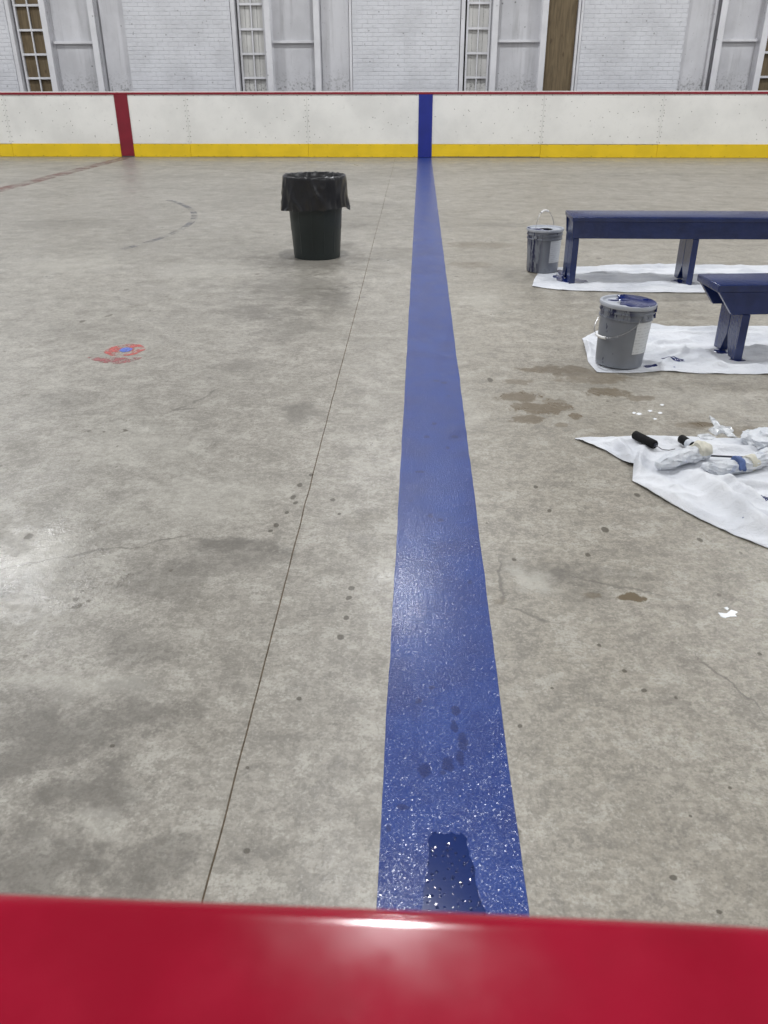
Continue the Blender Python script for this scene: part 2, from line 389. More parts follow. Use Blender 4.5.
def cloth_mat():
    k = NT('white_drop_cloth', .55, srgb(226, 228, 234), .4); P = k.pos()
    c = k.mix(k.map(k.noise(P, 4, 4), .35, .7), srgb(218, 220, 225), srgb(198, 201, 208))
    d = k.voro(P, 16); cc = k.xyz(k.voro(P, 16, out='Color'))
    m = k.math('MULTIPLY', k.map(k.math('SUBTRACT', d, k.math('MULTIPLY', cc[1], .12)), -.03, .03, 1, 0), k.math('GREATER_THAN', cc[0], .9))
    c = k.mix(k.math('MULTIPLY', m, .7), c, srgb(60, 76, 130))
    k.color(c); k.bump(k.noise(P, 18, 6, .7, dist=.8), .6, .018)
    return k.m
M['cloth'] = cloth_mat()

def bag_white():
    k = NT('crumpled_white_plastic', .3, srgb(228, 232, 238), .5); P = k.obj()
    c = k.mix(k.map(k.noise(P, 9, 4), .35, .7), srgb(212, 215, 220), srgb(188, 194, 204))
    c = k.mix(k.map(k.noise(P, 13, 3, .6), .61, .68, 0, .35), c, srgb(110, 130, 180))
    k.color(c); k.bump(k.noise(P, 40, 5, .7), .6, .012)
    k.b.inputs['Subsurface Weight'].default_value = 0.0
    return k.m
M['wrap'] = bag_white()
M['nap'] = simple('cream_roller_nap', srgb(206, 203, 190), .95, .1, .12, 40, .8, 120)
M['napblue'] = simple('blue_soaked_nap', srgb(84, 104, 152), .7, .4, .2, 30, .6, 90)

def film():
    k = NT('clear_plastic_film', .15, srgb(225, 228, 232), .6)
    k.alpha(k.map(k.noise(k.obj(), 20, 4), .35, .6, .35, .9)); k.bump(k.noise(k.obj(), 30, 4), .6, .01)
    return k.m
M['film'] = film()

def worn_paint(name, col, lo, hi, scale):
    k = NT(name, .5, col, .4); P = k.pos()
    k.alpha(k.math('MULTIPLY', k.map(k.noise(P, scale, 6, .7), lo, hi), k.map(k.noise(P, 60, 3, .7), .25, .5)))
    return k.m

def bucket_mat(name, seed, side, amount):
    """grey plastic with blue paint runs on one side (direction `side`), heavier near the rim"""
    k = NT(name, .38, srgb(124, 128, 136), .5); O = k.obj()
    q = k.vm('ADD', O, (seed, seed*1.7, 0)); X = k.xyz(O)
    c = k.mix(k.map(k.noise(O, 5, 3), .3, .7), srgb(118, 122, 130), srgb(132, 136, 144))
    runs = k.noise(k.vm('MULTIPLY', q, (34, 34, 5)), 1.0, 4, .65)
    dirn = k.math('ADD', k.math('MULTIPLY', X[0], math.cos(side)), k.math('MULTIPLY', X[1], math.sin(side)))
    m = k.math('MULTIPLY', k.map(runs, .46, .52), k.map(dirn, .045, .115))
    if amount == 'top': m = k.math('MULTIPLY', m, k.map(X[2], .255, .295))
    sp = k.math('MULTIPLY', k.map(k.noise(k.vm('MULTIPLY', q, (1, 1, .5)), 30, 3, .6), .66, .69), .8)
    m = k.math('MAXIMUM', m, sp)
    k.color(k.mix(m, c, srgb(26, 30, 66))); return k.m

def label_mat():
    k = NT('printed_label', .5, srgb(205, 208, 212)); Z = k.xyz(k.obj())[2]; O = k.obj()
    lines = k.math('GREATER_THAN', k.math('FRACT', k.math('MULTIPLY', Z, 60)), .62)
    words = k.map(k.noise(k.vm('MULTIPLY', O, (60, 60, 60)), 1.2, 2), .45, .5)
    c = k.mix(k.math('MULTIPLY', k.math('MULTIPLY', lines, words), .35), srgb(208, 211, 214), srgb(150, 154, 160))
    c = k.mix(k.map(Z, .2605, .262), c, srgb(46, 48, 60)); k.color(c); return k.m
M['label'] = label_mat()
M['lid'] = simple('pale_grey_lid', srgb(172, 176, 184), .3, .5, .08, 12, .15, 50)

# ------------------------------------------------------------------ the hall: floor, walls, ceiling
X0, X1, Y0, Y1, ZC = -24.5, 20.5, -5.5, 20.75, 8.8
WALL_Y = 20.2           # brick face
BOARD_Y = 19.02
floor = MB().box(X0, X1, Y0, Y1+.2, -.22, -.0035).build('floor', M['joint']); tag(floor, kind='structure')
# slabs with open joints: one long joint left of the blue line, wider spaced ones elsewhere
def jx(y): return -.401-.0072*(y-1.0)+.0015*math.sin(y*1.3)+.003*mnoise.noise(Vector((0, y*6, 0)))
def slab(left, right, y0, y1, n):
    mb = MB(); vs = []; fs = []
    for i in range(n+1):
        y = y0+(y1-y0)*i/n; a, b = left(y), right(y); c = .0012
        vs += [(a, y, -.0034), (a, y, -c), (a+c*.6, y, 0), (b-c*.6, y, 0), (b, y, -c), (b, y, -.0034)]
    for i in range(n):
        for j in range(5): fs.append((i*6+j, i*6+j+1, i*6+6+j+1, i*6+6+j))
    return mb.add(vs, fs).build('floor_slab', M['concrete'], floor)
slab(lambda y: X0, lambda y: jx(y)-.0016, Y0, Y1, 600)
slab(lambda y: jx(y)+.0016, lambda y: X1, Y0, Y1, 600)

ceil = MB().box(X0, X1, Y0, Y1+.2, ZC, ZC+.2).build('ceiling', M['ceiling']); tag(ceil, kind='structure')
tag(MB().box(X0-.2, X0, Y0, Y1+.2, 0, ZC).build('wall_left', M['sidewall']), kind='structure')
tag(MB().box(X1, X1+.2, Y0, Y1+.2, 0, ZC).build('wall_right', M['sidewall']), kind='structure')
tag(MB().box(X0, X1, Y0-.2, Y0, 0, ZC).build('wall_front', M['sidewall']), kind='structure')
wall = MB().box(X0, X1, Y1, Y1+.2, 0, ZC).build('wall_back', M['backing']); tag(wall, kind='structure')
ZT = 4.4                # infill, columns' panels and windows end here; plain painted wall above
MB().box(X0, X1, WALL_Y, Y1, ZT, ZC).build('upper_wall', M['wallwhite'], wall)

# column groups: x of left post, right post; what fills the gap on each side
WP = lambda px: wx(px, WALL_Y-.09)
WB = lambda px: wx(px, WALL_Y)
GROUPS = [(WP(37)-4.8, WP(86)-4.75, 'white', 'panel'), (WP(37.4), WP(86), 'brown', 'gap_panel'), (WP(263), WP(312.5), 'white', 'strip_panel'),
          (WP(493.7), WP(543.5), 'white2', 'wood'), (WP(723), WP(768.5), 'dirty', 'dark'), (WP(723)+4.8, WP(768.5)+4.85, 'white', 'panel')]
PW = .125
LB = [WB(3)-4.8, WB(3), WB(229), WB(461), WB(690), WB(690)+4.85]     # right end of the brick field left of each group
RB = [LB[1]-2.3, WB(121.5), WB(351.5), WB(585), WB(817), WB(817)+4.85]  # left end of the brick field right of each group
BRICK = [(RB[k], LB[k+1]) for k in range(5)]
win_no = [0]
def brickwork(xa, xb):
    MB().box(xa, xb, WALL_Y+.001, Y1, 0, ZT).build('mortar_bed', M['mortar'], wall)
    ch, bl, j = .0815, .225, .010
    mb = MB(); rnd = random.Random(int(xa*100))
    for r in range(int(ZT/ch)):
        z = r*ch
        if z < .7: continue
        x = xa-(bl/2 if r % 2 else 0)
        while x < xb:
            a, b = max(x, xa), min(x+bl-j, xb)
            if b-a > .03:
                y = WALL_Y-rnd.uniform(.002, .006); c = .004; yb = WALL_Y+.0015
                za, zb = z+rnd.uniform(0, .002), z+ch-j-rnd.uniform(0, .002)
                mb.add([(a, yb, za), (b, yb, za), (b, yb, zb), (a, yb, zb), (a+c, y, za+c), (b-c, y, za+c), (b-c, y, zb-c), (a+c, y, zb-c)],
                       [(4, 5, 6, 7), (0, 1, 5, 4), (1, 2, 6, 5), (2, 3, 7, 6), (3, 0, 4, 7)])
            x += bl
    tag(mb.build('brick_courses', M['brick'], wall), 'white painted brick courses', kind='stuff')
for a, b in BRICK: brickwork(a, b)
MB().box(X0, LB[0], WALL_Y, Y1, 0, ZT).build('wall_panel', M['wallwhite'], wall)
MB().box(RB[5], X1, WALL_Y, Y1, 0, ZT).build('wall_panel', M['wallwhite'], wall)

def window(xa, xb, paneM, jamb_side):
    """tall steel sash two panes wide; xa..xb clear opening; jamb on the brick side"""
    win_no[0] += 1
    wd = empty('window_%d' % win_no[0], ((xa+xb)/2, WALL_Y+.1, 0)); tag(wd, kind='structure')
    cx, oy = (xa+xb)/2, WALL_Y+.1
    L = lambda x: x-cx
    ys = .03
    def bx(name, mat, a, b, c, d, e, f, bev=.004): return MB().box(L(a), L(b), c, d, e, f).build(name, mat, wd, bevel=bev)
    if jamb_side < 0: bx('jamb', M['steel'], xa-.115, xa-.03, -.12, .3, .3, ZT)
    else: bx('jamb', M['steel'], xb+.03, xb+.115, -.12, .3, .3, ZT)
    s = .042; mid = (xa+xb)/2
    zs = [1.05+.462*i for i in range(8)]
    for x in (xa+.01, xb-.01-s): bx('window_frame', M['steel'], x, x+s, ys-.03, ys+.04, .3, ZT)
    bx('muntin', M['steel'], mid-.013, mid+.013, ys-.02, ys+.03, .3, ZT, .003)
    for z in zs: bx('glazing_bar', M['steel'], xa+.01, xb-.01, ys-.026, ys+.03, z-.022, z+.022, .003)
    edges = [.3]+zs+[ZT]
    for k in range(len(edges)-1):
        for xl, xr in ((xa+.01+s, mid-.013), (mid+.013, xb-.01-s)):
            mb = MB().box(L(xl), L(xr), ys+.055, ys+.075, edges[k]+.012, edges[k+1]-.012)
            if paneM != 'plywood':   # boarded over: two narrow vertical boards with a groove
                w3 = (xr-xl)
                mb = MB().box(L(xl), L(xl+w3*.42), ys+.055, ys+.075, edges[k]+.012, edges[k+1]-.012)
                mb.box(L(xl+w3*.45), L(xr), ys+.062, ys+.082, edges[k]+.012, edges[k+1]-.012)
            mb.build('pane', M[paneM], wd)
    return wd

M['palepane'] = painted_white('painted_over_board', srgb(210, 209, 206), .5, 1.2, .6, .5)
names_done = {}
def column(xa, i, side):
    """white rolled steel column: flange towards the rink, web, rear flange"""
    c = empty('steel_column', (xa+PW/2, WALL_Y-.09, 0)); h = PW/2
    MB().box(-h, h, 0, .018, 0, ZC).build('front_flange', M['steel'], c, bevel=.004)
    MB().box(-.006, .006, .018, .28, 0, ZC).build('web', M['steel'], c)
    MB().box(-h, h, .27, .288, 0, ZC).build('rear_flange', M['steel'], c)
    return c
where = ['beyond the left end of the brown boarded window', 'beside the brown boarded window', 'beside the pale barred window behind the bin',
         'beside the bare plywood panel', 'beside the mould-specked white panel', 'beyond the dark window']
for i, (pl, pr, lf, rf) in enumerate(GROUPS):
    for side, x in ((-1, pl), (1, pr)):
        c = column(x, i, side)
        s2 = {-1: 'its sash side', 1: 'its far side'}[side]
        desc = {(1, -1): 'white steel column between brown boarded window and railed panel', (1, 1): 'white steel column with dark crack beside it, near the red board stripe',
                (2, -1): 'white steel column right beside pale barred window behind the bin', (2, 1): 'white steel column next to dusty off-white panel behind the bin',
                (3, -1): 'white steel column next to barred window near the blue board stripe', (3, 1): 'white steel column touching the bare plywood panel',
                (4, -1): 'white steel column next to mould-specked white panel', (4, 1): 'white steel column next to the dark window edge',
                }.get((i, side), 'white steel column of the next wall bay, out of view')
        tag(c, desc, 'column', 'steel columns along the brick wall')
    # recessed panel between the posts, with a rail
    a, b = pl+PW, pr
    MB().box(pl-.02, pr+PW+.02, WALL_Y+.20, Y1, 0, ZT).build('recessed_panel', M['wallgrey'], wall)
    rail = MB(); rail.prism([(WALL_Y+.10, 2.175), (WALL_Y+.10, 2.225), (WALL_Y+.20, 2.225), (WALL_Y+.20, 2.175)], 'x', a-.01, b+.01)
    rail.build('cross_rail', M['steel'], wall, bevel=.004)
    # left infill
    prevb = LB[i]
    if lf in ('white', 'white2'): window(prevb+.13, pl-.015, 'palepane', -1)
    elif lf == 'brown': window(prevb+.13, pl-.015, 'plywood', -1)
    else:
        MB().box(prevb, pl-.10, WALL_Y+.10, Y1-.02, 0, ZT).build('wall_panel', M['wallgrey'], wall)
        MB().box(pl-.10, pl-.045, WALL_Y+.02, Y1-.02, 0, ZT).build('wall_panel', M['wallgrey'], wall)
    # right infill
    nb = RB[i]; a = pr+PW
    if rf == 'panel': MB().box(a+.005, nb, WALL_Y+.08, Y1-.02, 0, ZT).build('wall_panel', M['wallgrey'], wall)
    elif rf == 'gap_panel': MB().box(a+.045, nb, WALL_Y+.14, Y1-.02, 0, ZT).build('wall_panel', M['wallgrey'], wall)
    elif rf == 'strip_panel':
        MB().box(a+.02, nb-.075, WALL_Y+.10, Y1-.02, 0, ZT).build('wall_panel', M['wallgrey'], wall)
        MB().box(nb-.06, nb-.008, WALL_Y-.02, Y1-.02, 0, ZT).build('jamb', M['steel'], wall, bevel=.005)
    elif rf == 'wood':
        tag(MB().box(a+.008, nb-.13, WALL_Y+.06, WALL_Y+.085, .3, ZT).build('plywood_panel', M['plywood'], wall), 'bare brown plywood sheet')
        MB().box(nb-.12, nb-.07, WALL_Y-.02, Y1-.02, 0, ZT).build('jamb', M['steel'], wall, bevel=.005)
        MB().box(nb-.055, nb-.005, WALL_Y-.02, Y1-.02, 0, ZT).build('jamb', M['steel'], wall, bevel=.005)
    elif rf == 'dark': window(a+.015, nb-.13, 'plywood', 1)

# ------------------------------------------------------------------ far rink boards
HB = 1.243
boards = empty('rink_boards', (0, BOARD_Y, 0))
tag(boards, 'white rink boards with yellow kick strip and thin red cap along brick wall', 'rink boards')
PWD = 2.44; XS0 = .088
seams = [-8.82-PWD*i for i in range(6, 0, -1)]+[-8.82, -6.34, -4.93, -2.39]+[XS0+PWD*i for i in range(0, 9)]
RED = (-6.445, -6.160); BLU = (-.055, .235)
stripes = [RED, BLU]
proto = {}
for i in range(len(seams)-1):
    a, b = seams[i], seams[i+1]
    MB().box(a+.0012, b-.0012, .0, .02, .262, HB-.03).build('board_panel', M['board'], boards, bevel=.003, seg=1)
    MB().box(a, b, .03, .12, 0.0, HB-.035).build('board_frame', M['mortar'], boards)
# yellow kick plates, broken where a stripe runs down to the floor
kicks = []; x = seams[0]
ends = sorted([s for s in seams if not any(abs(s-(p+q)/2) < .3 for p, q in stripes)]+[e for st in stripes for e in st])
for a, b in zip(ends[:-1], ends[1:]):
    if (a, b) in [RED, BLU]: continue
    lift = random.choice([.004, .008, .018]); MB().box(a+.002, b-.002, -.012, .02, lift, .262-random.choice([0, .004, .008])).build('kick_plate', M['yellow'], boards, bevel=.003, seg=1)
for (a, b), mt, nm in ((RED, 'stripered', 'red stripe'), (BLU, 'stripeblue', 'blue stripe')):
    tag(MB().box(a, b, -.016, .02, .022 if mt == 'stripered' else .006, HB-.028).build('board_stripe', M[mt], boards, bevel=.003, seg=1), nm)
MB().box(seams[0], seams[-1], -.022, .13, HB-.042, HB).build('cap_rail', M['capred'], boards, bevel=.006)
MB().box(seams[0], seams[-1], .03, .15, HB, HB+.018).build('cap_top', M['board'], boards)
# screw heads: too small to pick apart
sc = MB(); rnd = random.Random(3)
def screw(x, z, y): 
    r = .008; sc.add([(x+r*math.cos(t*PI/3), y-.002, z+r*math.sin(t*PI/3)) for t in range(6)]+[(x, y-.005, z)], [(t, (t+1) % 6, 6) for t in range(6)])
def in_stripe(x): return any(p-.03 < x < q+.03 for p, q in stripes)
x = seams[0]+.1
while x < seams[-1]:
    for z, y in ((HB-.06, 0), (.243, -.012), (.025, -.012)):
        xx = x+rnd.uniform(-.02, .02)
        if not in_stripe(xx): screw(xx, z+rnd.uniform(-.006, .006), y)
    x += .31
for s in seams[1:-1]:
    if in_stripe(s): continue
    for q in range(9):
        for d in (-.035, .035): screw(s+d+rnd.uniform(-.01, .01), .3+q*.1+rnd.uniform(-.01, .01), 0)
for q in range(150):
    xx = rnd.uniform(-11, 9)
    if not in_stripe(xx): screw(xx, rnd.choice([.45, .7, .95])+rnd.uniform(-.12, .12), 0)
tag(sc.build('screw_heads', M['screw'], boards), kind='stuff')

# ------------------------------------------------------------------ near barrier with red cap
zt = 1.07
pL, pM, pR = at(0, 882, zt), at(384, 899, zt), at(768, 919, zt)
ang = math.atan2(pR.y-pL.y, pR.x-pL.x)
near = empty('rink_barrier', (pM.x, pM.y, 0), ang)
tag(near, 'glossy red capped rink barrier across the foreground', 'barrier')
Rr = .013
prof = []
for cx, cz, a0, a1 in ((-Rr, zt-Rr, 0, 90), (-.115+Rr, zt-Rr, 90, 180), (-.115+Rr, zt-.05+Rr, 180, 270), (-Rr, zt-.05+Rr, 270, 360)):
    arcp = [(math.radians(a0+(a1-a0)*t/8)) for t in range(9)]
    e0, e1 = arcp[0], arcp[-1]
    prof.append((cx+Rr*math.cos(e0)+.003*math.sin(e0), cz+Rr*math.sin(e0)-.003*math.cos(e0)))
    prof += [(cx+Rr*math.cos(a), cz+Rr*math.sin(a)) for a in arcp]
    prof.append((cx+Rr*math.cos(e1)-.003*math.sin(e1), cz+Rr*math.sin(e1)+.003*math.cos(e1)))
cap = MB(); nseg = 40; n = len(prof); vs = []
for i in range(nseg+1):
    x = -3+6*i/nseg
    vs += [(x, p[0]+.0012*math.sin(x*7+1), p[1]+.001*mnoise.noise(Vector((x*3, 0, 0)))) for p in prof]
fs = [(i*n+j, i*n+(j+1) % n, (i+1)*n+(j+1) % n, (i+1)*n+j) for i in range(nseg) for j in range(n)]
fs += [tuple(range(n)), tuple(nseg*n+j for j in range(n-1, -1, -1))]
cap.add(vs, fs).build('cap_rail', M['nearred'], near, smooth=True)
for i in range(3):
    MB().box(-3+2*i+.003, -3+2*i+1.997, -.03, -.015, .25, zt-.05).build('board_panel', M['board'], near)
    MB().box(-3+2*i, -3+2*i+2, -.035, -.008, .0, .25).build('kick_plate', M['yellow'], near)
MB().box(-3, 3, -.10, -.035, .0, zt-.05).build('board_frame', M['white'], near)

# ------------------------------------------------------------------ painted lines on the floor
def strip(name, mat, xa, xb, y0, y1, n, z, wob, seed, parent=None):
    mb = MB(); vs = []
    for i in range(n+1):
        y = y0+(y1-y0)*i/n
        a = xa+wob*mnoise.noise(Vector((seed, y*2.2, 0)))+wob*.5*mnoise.noise(Vector((seed, y*9, 4)))
        b = xb+wob*mnoise.noise(Vector((seed+9, y*2.2, 0)))+wob*.5*mnoise.noise(Vector((seed+9, y*9, 4)))
        vs += [(a, y, 0.0002), (a+.001, y, z), (b-.001, y, z), (b, y, 0.0002)]
    fs = [(i*4+j, i*4+j+1, i*4+j+5, i*4+j+4) for i in range(n) for j in range(3)]
    return mb.add(vs, fs).build(name, mat, parent)
bl = strip('painted_line', M['blueline'], -.0605, .2325, .55, BOARD_Y-.02, 500, .0012, .004, 2)
tag(bl, 'fresh glossy blue line painted down the concrete to the boards', 'painted line')
c4 = [at(431, 834), at(464, 834), at(488, 925), at(421, 925)]
pts = []
rr_ = random.Random(5)
for k in range(4):
    a, b = c4[k], c4[(k+1) % 4]
    for t in range(14):
        q = a.lerp(b, t/14); pts.append((q.x+rr_.uniform(-.004, .004), q.y+rr_.uniform(-.004, .004)))
tag(MB().prism(pts, 'z', .0011, .0021).build('wet_patch', M['wetblue'], bl), 'smooth dark wet patch of paint')
rl = strip('painted_line', worn_paint('faded_red_paint', srgb(134, 96, 92), .34, .75, 3.2), -6.44, -6.16, 8.0, BOARD_Y-.02, 200, .0012, .02, 5)
tag(rl, 'faded red line on the concrete running to the red board stripe', 'painted line')
def arc(name, mat, cx, cy, R, wd, a0, a1, n, z=.001):
    vs = []
    for i in range(n+1):
        a = math.radians(a0+(a1-a0)*i/n)
        for r in (R-wd/2, R+wd/2): vs.append((cx+r*math.cos(a), cy+r*math.sin(a), z))
    fs = [(2*i, 2*i+1, 2*i+3, 2*i+2) for i in range(n)]
    return MB().add(vs, fs).build(name, mat)
# circle through three traced points
p1, p2, p3 = at(135, 246), at(188, 225), at(175, 202)
def circ(a, b, c):
    d = 2*(a.x*(b.y-c.y)+b.x*(c.y-a.y)+c.x*(a.y-b.y)); A, B, C = a.x**2+a.y**2, b.x**2+b.y**2, c.x**2+c.y**2
    return (A*(b.y-c.y)+B*(c.y-a.y)+C*(a.y-b.y))/d, (A*(c.x-b.x)+B*(a.x-c.x)+C*(b.x-a.x))/d
ccx, ccy = circ(p1, p2, p3); RC = math.hypot(p1.x-ccx, p1.y-ccy)
aa = lambda p: math.degrees(math.atan2(p.y-ccy, p.x-ccx))
co = arc('painted_arc', worn_paint('faded_dark_arc', srgb(122, 122, 126), .40, .70, 4), ccx, ccy, RC, .075, aa(p1)-3, aa(p3)+4, 60)
tag(co, 'faded dark curved line on the concrete left of the bin', 'painted line')
sp = empty('faceoff_spot', (at(125, 350).x, at(125, 350).y, 0)); tag(sp, 'worn red face-off spot with small blue centre on concrete', 'floor marking')
pr_, pb_ = worn_paint('worn_red_spot', srgb(186, 92, 88), .40, .62, 14), worn_paint('worn_blue_dot', srgb(92, 112, 190), .3, .45, 20)
MB().add([(x, y, .0012) for x, y in blob(0, 0, .115, .125, 4, 40, .12)], [tuple(range(40))]).build('red_disc', pr_, sp)
MB().add([(x, y, .002) for x, y in blob(.005, .0, .036, .045, 9, 30, .2)], [tuple(range(30))]).build('blue_dot', pb_, sp)
cresA, cresB = [], []
for i in range(25):
    t = i/24; q0 = at(88+54*t, 357.5-1.2*math.sin(PI*t)*0); off = at(88+54*t, 357.5+6*math.sin(PI*t)**.7+.3)
    cresA.append((q0.x-sp.location.x, q0.y-sp.location.y, .0012)); cresB.append((off.x-sp.location.x, off.y-sp.location.y, .0012))
MB().add(cresA+cresB, [(i, i+1, 26+i, 25+i) for i in range(24)]).build('red_crescent', worn_paint('worn_red_edge', srgb(156, 94, 96), .40, .6, 16), sp)

# ------------------------------------------------------------------ trash can with liner
cc = at(318, 261); can = empty('trash_can', (-.934, 7.765, 0), math.radians(8))
tag(can, 'dark green plastic trash can standing alone on the concrete', 'trash can')
prof = [(.185, .012), (.200, .012), (.204, .0), (.209, .0), (.211, .02), (.213, .03), (.2125, .04), (.2135, .05), (.226, .24), (.228, .245), (.2375, .43), (.252, .655), (.262, .66), (.266, .672), (.262, .682), (.250, .684), (.246, .67), (.222, .25), (.206, .05)]
cb = MB().lathe(prof, 72, cap0=True, cap1=True).build('can_body', M['can'], can, smooth=True)
for k in range(4):      # low moulded ribs
    a = math.radians(-130+k*28); h = MB()
    x, y = math.cos(a), math.sin(a); t = Vector((-y, x, 0)); d = Vector((x, y, 0))
    A = d*.2145; B = d*.2375; wv = t*.006
    h.add([A-wv+Vector((0, 0, .06)), A+wv+Vector((0, 0, .06)), B+wv+Vector((0, 0, .42)), B-wv+Vector((0, 0, .42)),
           A*1.012+Vector((0, 0, .06)), A*1.012+Vector((0, 0, .06)), B*1.010+Vector((0, 0, .42)), B*1.010+Vector((0, 0, .42))],
          [(0, 1, 5, 4), (1, 2, 6, 5), (2, 3, 7, 6), (3, 0, 4, 7)]).build('moulded_rib', M['can'], can)
def bag():
    n = 160; rows = []
    prof = [('in', i/10) for i in range(10)]+[('top', i/4) for i in range(5)]+[('out', i/20) for i in range(1, 21)]
    vs = []
    for kind, t in prof:
        for i in range(n):
            a = 2*PI*i/n; ca, sa = math.cos(a), math.sin(a)
            if kind == 'in':
                r = .20+.045*t; z = .30+.37*t
                f = .018*(1-t)+.008
                r += f*mnoise.noise(Vector((ca*4, sa*4, z*5)))*1.5-f*.5; r = min(r, .243)
            elif kind == 'top':
                b = t*PI; r = .262-.016*math.cos(b)+.003; z = .688+.012*math.sin(b)
                z += .012*max(0, mnoise.noise(Vector((ca*7, sa*7, 3))))*math.sin(b)+.004*mnoise.noise(Vector((ca*20, sa*20, 1)))*math.sin(b)
            else:
                hem = .430+.018*math.sin(a*1+1.9)+.016*mnoise.noise(Vector((ca*2.2, sa*2.2, 7)))-.030*math.exp(-((a-math.radians(340))/.16)**2)-.022*math.exp(-((a-math.radians(282))/.13)**2)
                z = .683-(0.683-hem)*t
                r = .280+.014*t
                # sharp creased corners left and right, flat front between them
                for ac, amp, wdt in ((200, .034, .16), (340, .016, .13), (90, .03, .4), (20, .02, .2), (150, .02, .2)):
                    r += amp*t*math.exp(-((a-math.radians(ac))/wdt)**2)
                r -= .012*t*math.exp(-((a-math.radians(262))/.5)**2)
                q = Vector((ca*3+z*2.2, sa*3-z*1.4, z*5)); rid = 1-abs(mnoise.noise(q))*2
                r += .018*max(0, rid)**3*(.25+.75*t); r += .007*mnoise.noise(Vector((ca*9, sa*9, z*9)))*(.3+t)
                # one diagonal fold down the front
                fa = math.radians(262+20*t); r += .016*math.exp(-((a-fa)/.035)**2)*math.sin(PI*min(1, t*1.2))**.7
                r = max(r, .272)
            vs.append((r*ca, r*sa, z))
    m = len(prof); fs = [(k*n+i, k*n+(i+1) % n, (k+1)*n+(i+1) % n, (k+1)*n+i) for k in range(m-1) for i in range(n)]
    fs.append(tuple(range(n-1, -1, -1)))
    return MB().add(vs, fs).build('bin_liner', M['bag'], None, smooth=True)
lin = bag(); lin.location = can.location; lin.rotation_euler = can.rotation_euler
tag(lin, 'black plastic bin liner folded over the trash can rim', 'bin liner')

# ------------------------------------------------------------------ drop cloths
def cloth(name, front, back, hfun, label, nu=220, nv=90):
    def along(pl, t):
        seg = [0]
        for a, b in zip(pl[:-1], pl[1:]): seg.append(seg[-1]+(b-a).length)
        s = t*seg[-1]
        for i in range(len(pl)-1):
            if s <= seg[i+1] or i == len(pl)-2:
                return pl[i].lerp(pl[i+1], (s-seg[i])/max(1e-6, seg[i+1]-seg[i]))
    vs = []
    for i in range(nu+1):
        f, b = along(front, i/nu), along(back, i/nu)
        e = .006*mnoise.noise(Vector((f.x*8, f.y*8, 0))); g = .006*mnoise.noise(Vector((b.x*8, b.y*8, 5)))
        for j in range(nv+1):
            q = f.lerp(b, j/nv); y = q.y+e*(1-j/nv)+g*j/nv
            ed = min(j, nv-j)/nv*(f-b).length
            vs.append((q.x, y, hfun(q.x, y, ed)))
    fs = [(i*(nv+1)+j, (i+1)*(nv+1)+j, (i+1)*(nv+1)+j+1, i*(nv+1)+j+1) for i in range(nu) for j in range(nv)]
    o = MB().add(vs, fs).build(name, M['cloth'], None, smooth=False)
    for p in o.data.polygons: p.use_smooth = True
    # real thickness
    md = o.modifiers.new('thick', 'SOLIDIFY'); md.thickness = .0012; md.offset = -1
    tag(o, label, 'drop cloth', 'white drop cloths on the floor')
    return o
def seg_d(x, y, a, b):
    p = Vector((x, y)); a = Vector(a[:2]); b = Vector(b[:2]); ab = b-a; t = max(0, min(1, (p-a).dot(ab)/ab.length_squared))
    return (p-(a+ab*t)).length, t
def make_h(folds, flats, amp, sc, base=.0028):
    def h(x, y, ed=1.0):
        z = 0
        for a, b, hgt, wd in folds:
            d, t = seg_d(x, y, a, b); z += 1.7*hgt*math.exp(-(d/(wd*.8))**2)*(math.sin(PI*(.08+.84*t)))**.5
        n = 1-abs(mnoise.noise(Vector((x*sc*.6, y*sc*1.3, 2))))*2; z += amp*max(0, n)**2
        z += amp*.35*(mnoise.noise(Vector((x*sc*3, y*sc*3, 9)))+.5)
        k = 1
        for (fx, fy), r in flats:
            d = math.hypot(x-fx, y-fy); k = min(k, max(0, min(1, (d-r)/(.08))))
        return base+max(0, z)*k*min(1, .35+ed*8)
    return h
P = lambda x, y: at(x, y)
ext = lambda p, dx, dy=0: Vector((p.x+dx, p.y+dy, 0))
bk1 = Vector((at(543, 273).x, 7.165, 0))
bk2 = Vector((1.143, 4.572, 0))
frA = [P(534, 280), P(532, 287), P(560, 290.5), P(620, 292.5), P(700, 293.5), ext(P(700, 293.5), 1.9, .08)]
baA = [P(535, 279), P(541, 268.5), P(580, 267), P(640, 266), P(768, 266), ext(P(768, 266), 1.0)]
fl_A = [((bk1.x, bk1.y), .15), ((1.25, 6.80), .12), ((1.25, 7.02), .12), ((2.13, 6.80), .12), ((2.13, 7.02), .12), ((3.35, 6.9), .2), ((4.2, 6.9), .2)]
fA = [(P(590, 275), P(680, 271), .012, .02), (P(600, 268), P(768, 269), .014, .02), (P(590, 288), P(690, 284), .010, .02), (P(600, 290), P(700, 291), .012, .014), (P(690, 276), P(768, 282), .012, .02)]
hA = make_h(fA, fl_A, .014, 6)
clA = cloth('drop_cloth', frA, baA, hA, 'white drop cloth under the long navy bench and open-handled bucket', 260, 60)
frB = [P(583, 342), P(588, 362), P(597, 373), P(640, 373.5), P(662, 371.5), P(700, 374), P(768, 375), ext(P(768, 375), 2.1, .02)]
baB = [P(582, 339), P(596, 332), P(645, 328), P(652, 324), P(668, 327), P(768, 327), ext(P(768, 327), 1.7)]
fl_B = [((bk2.x, bk2.y), .16), ((1.82, 4.70), .12), ((1.82, 4.92), .12), ((2.9, 4.8), .2)]
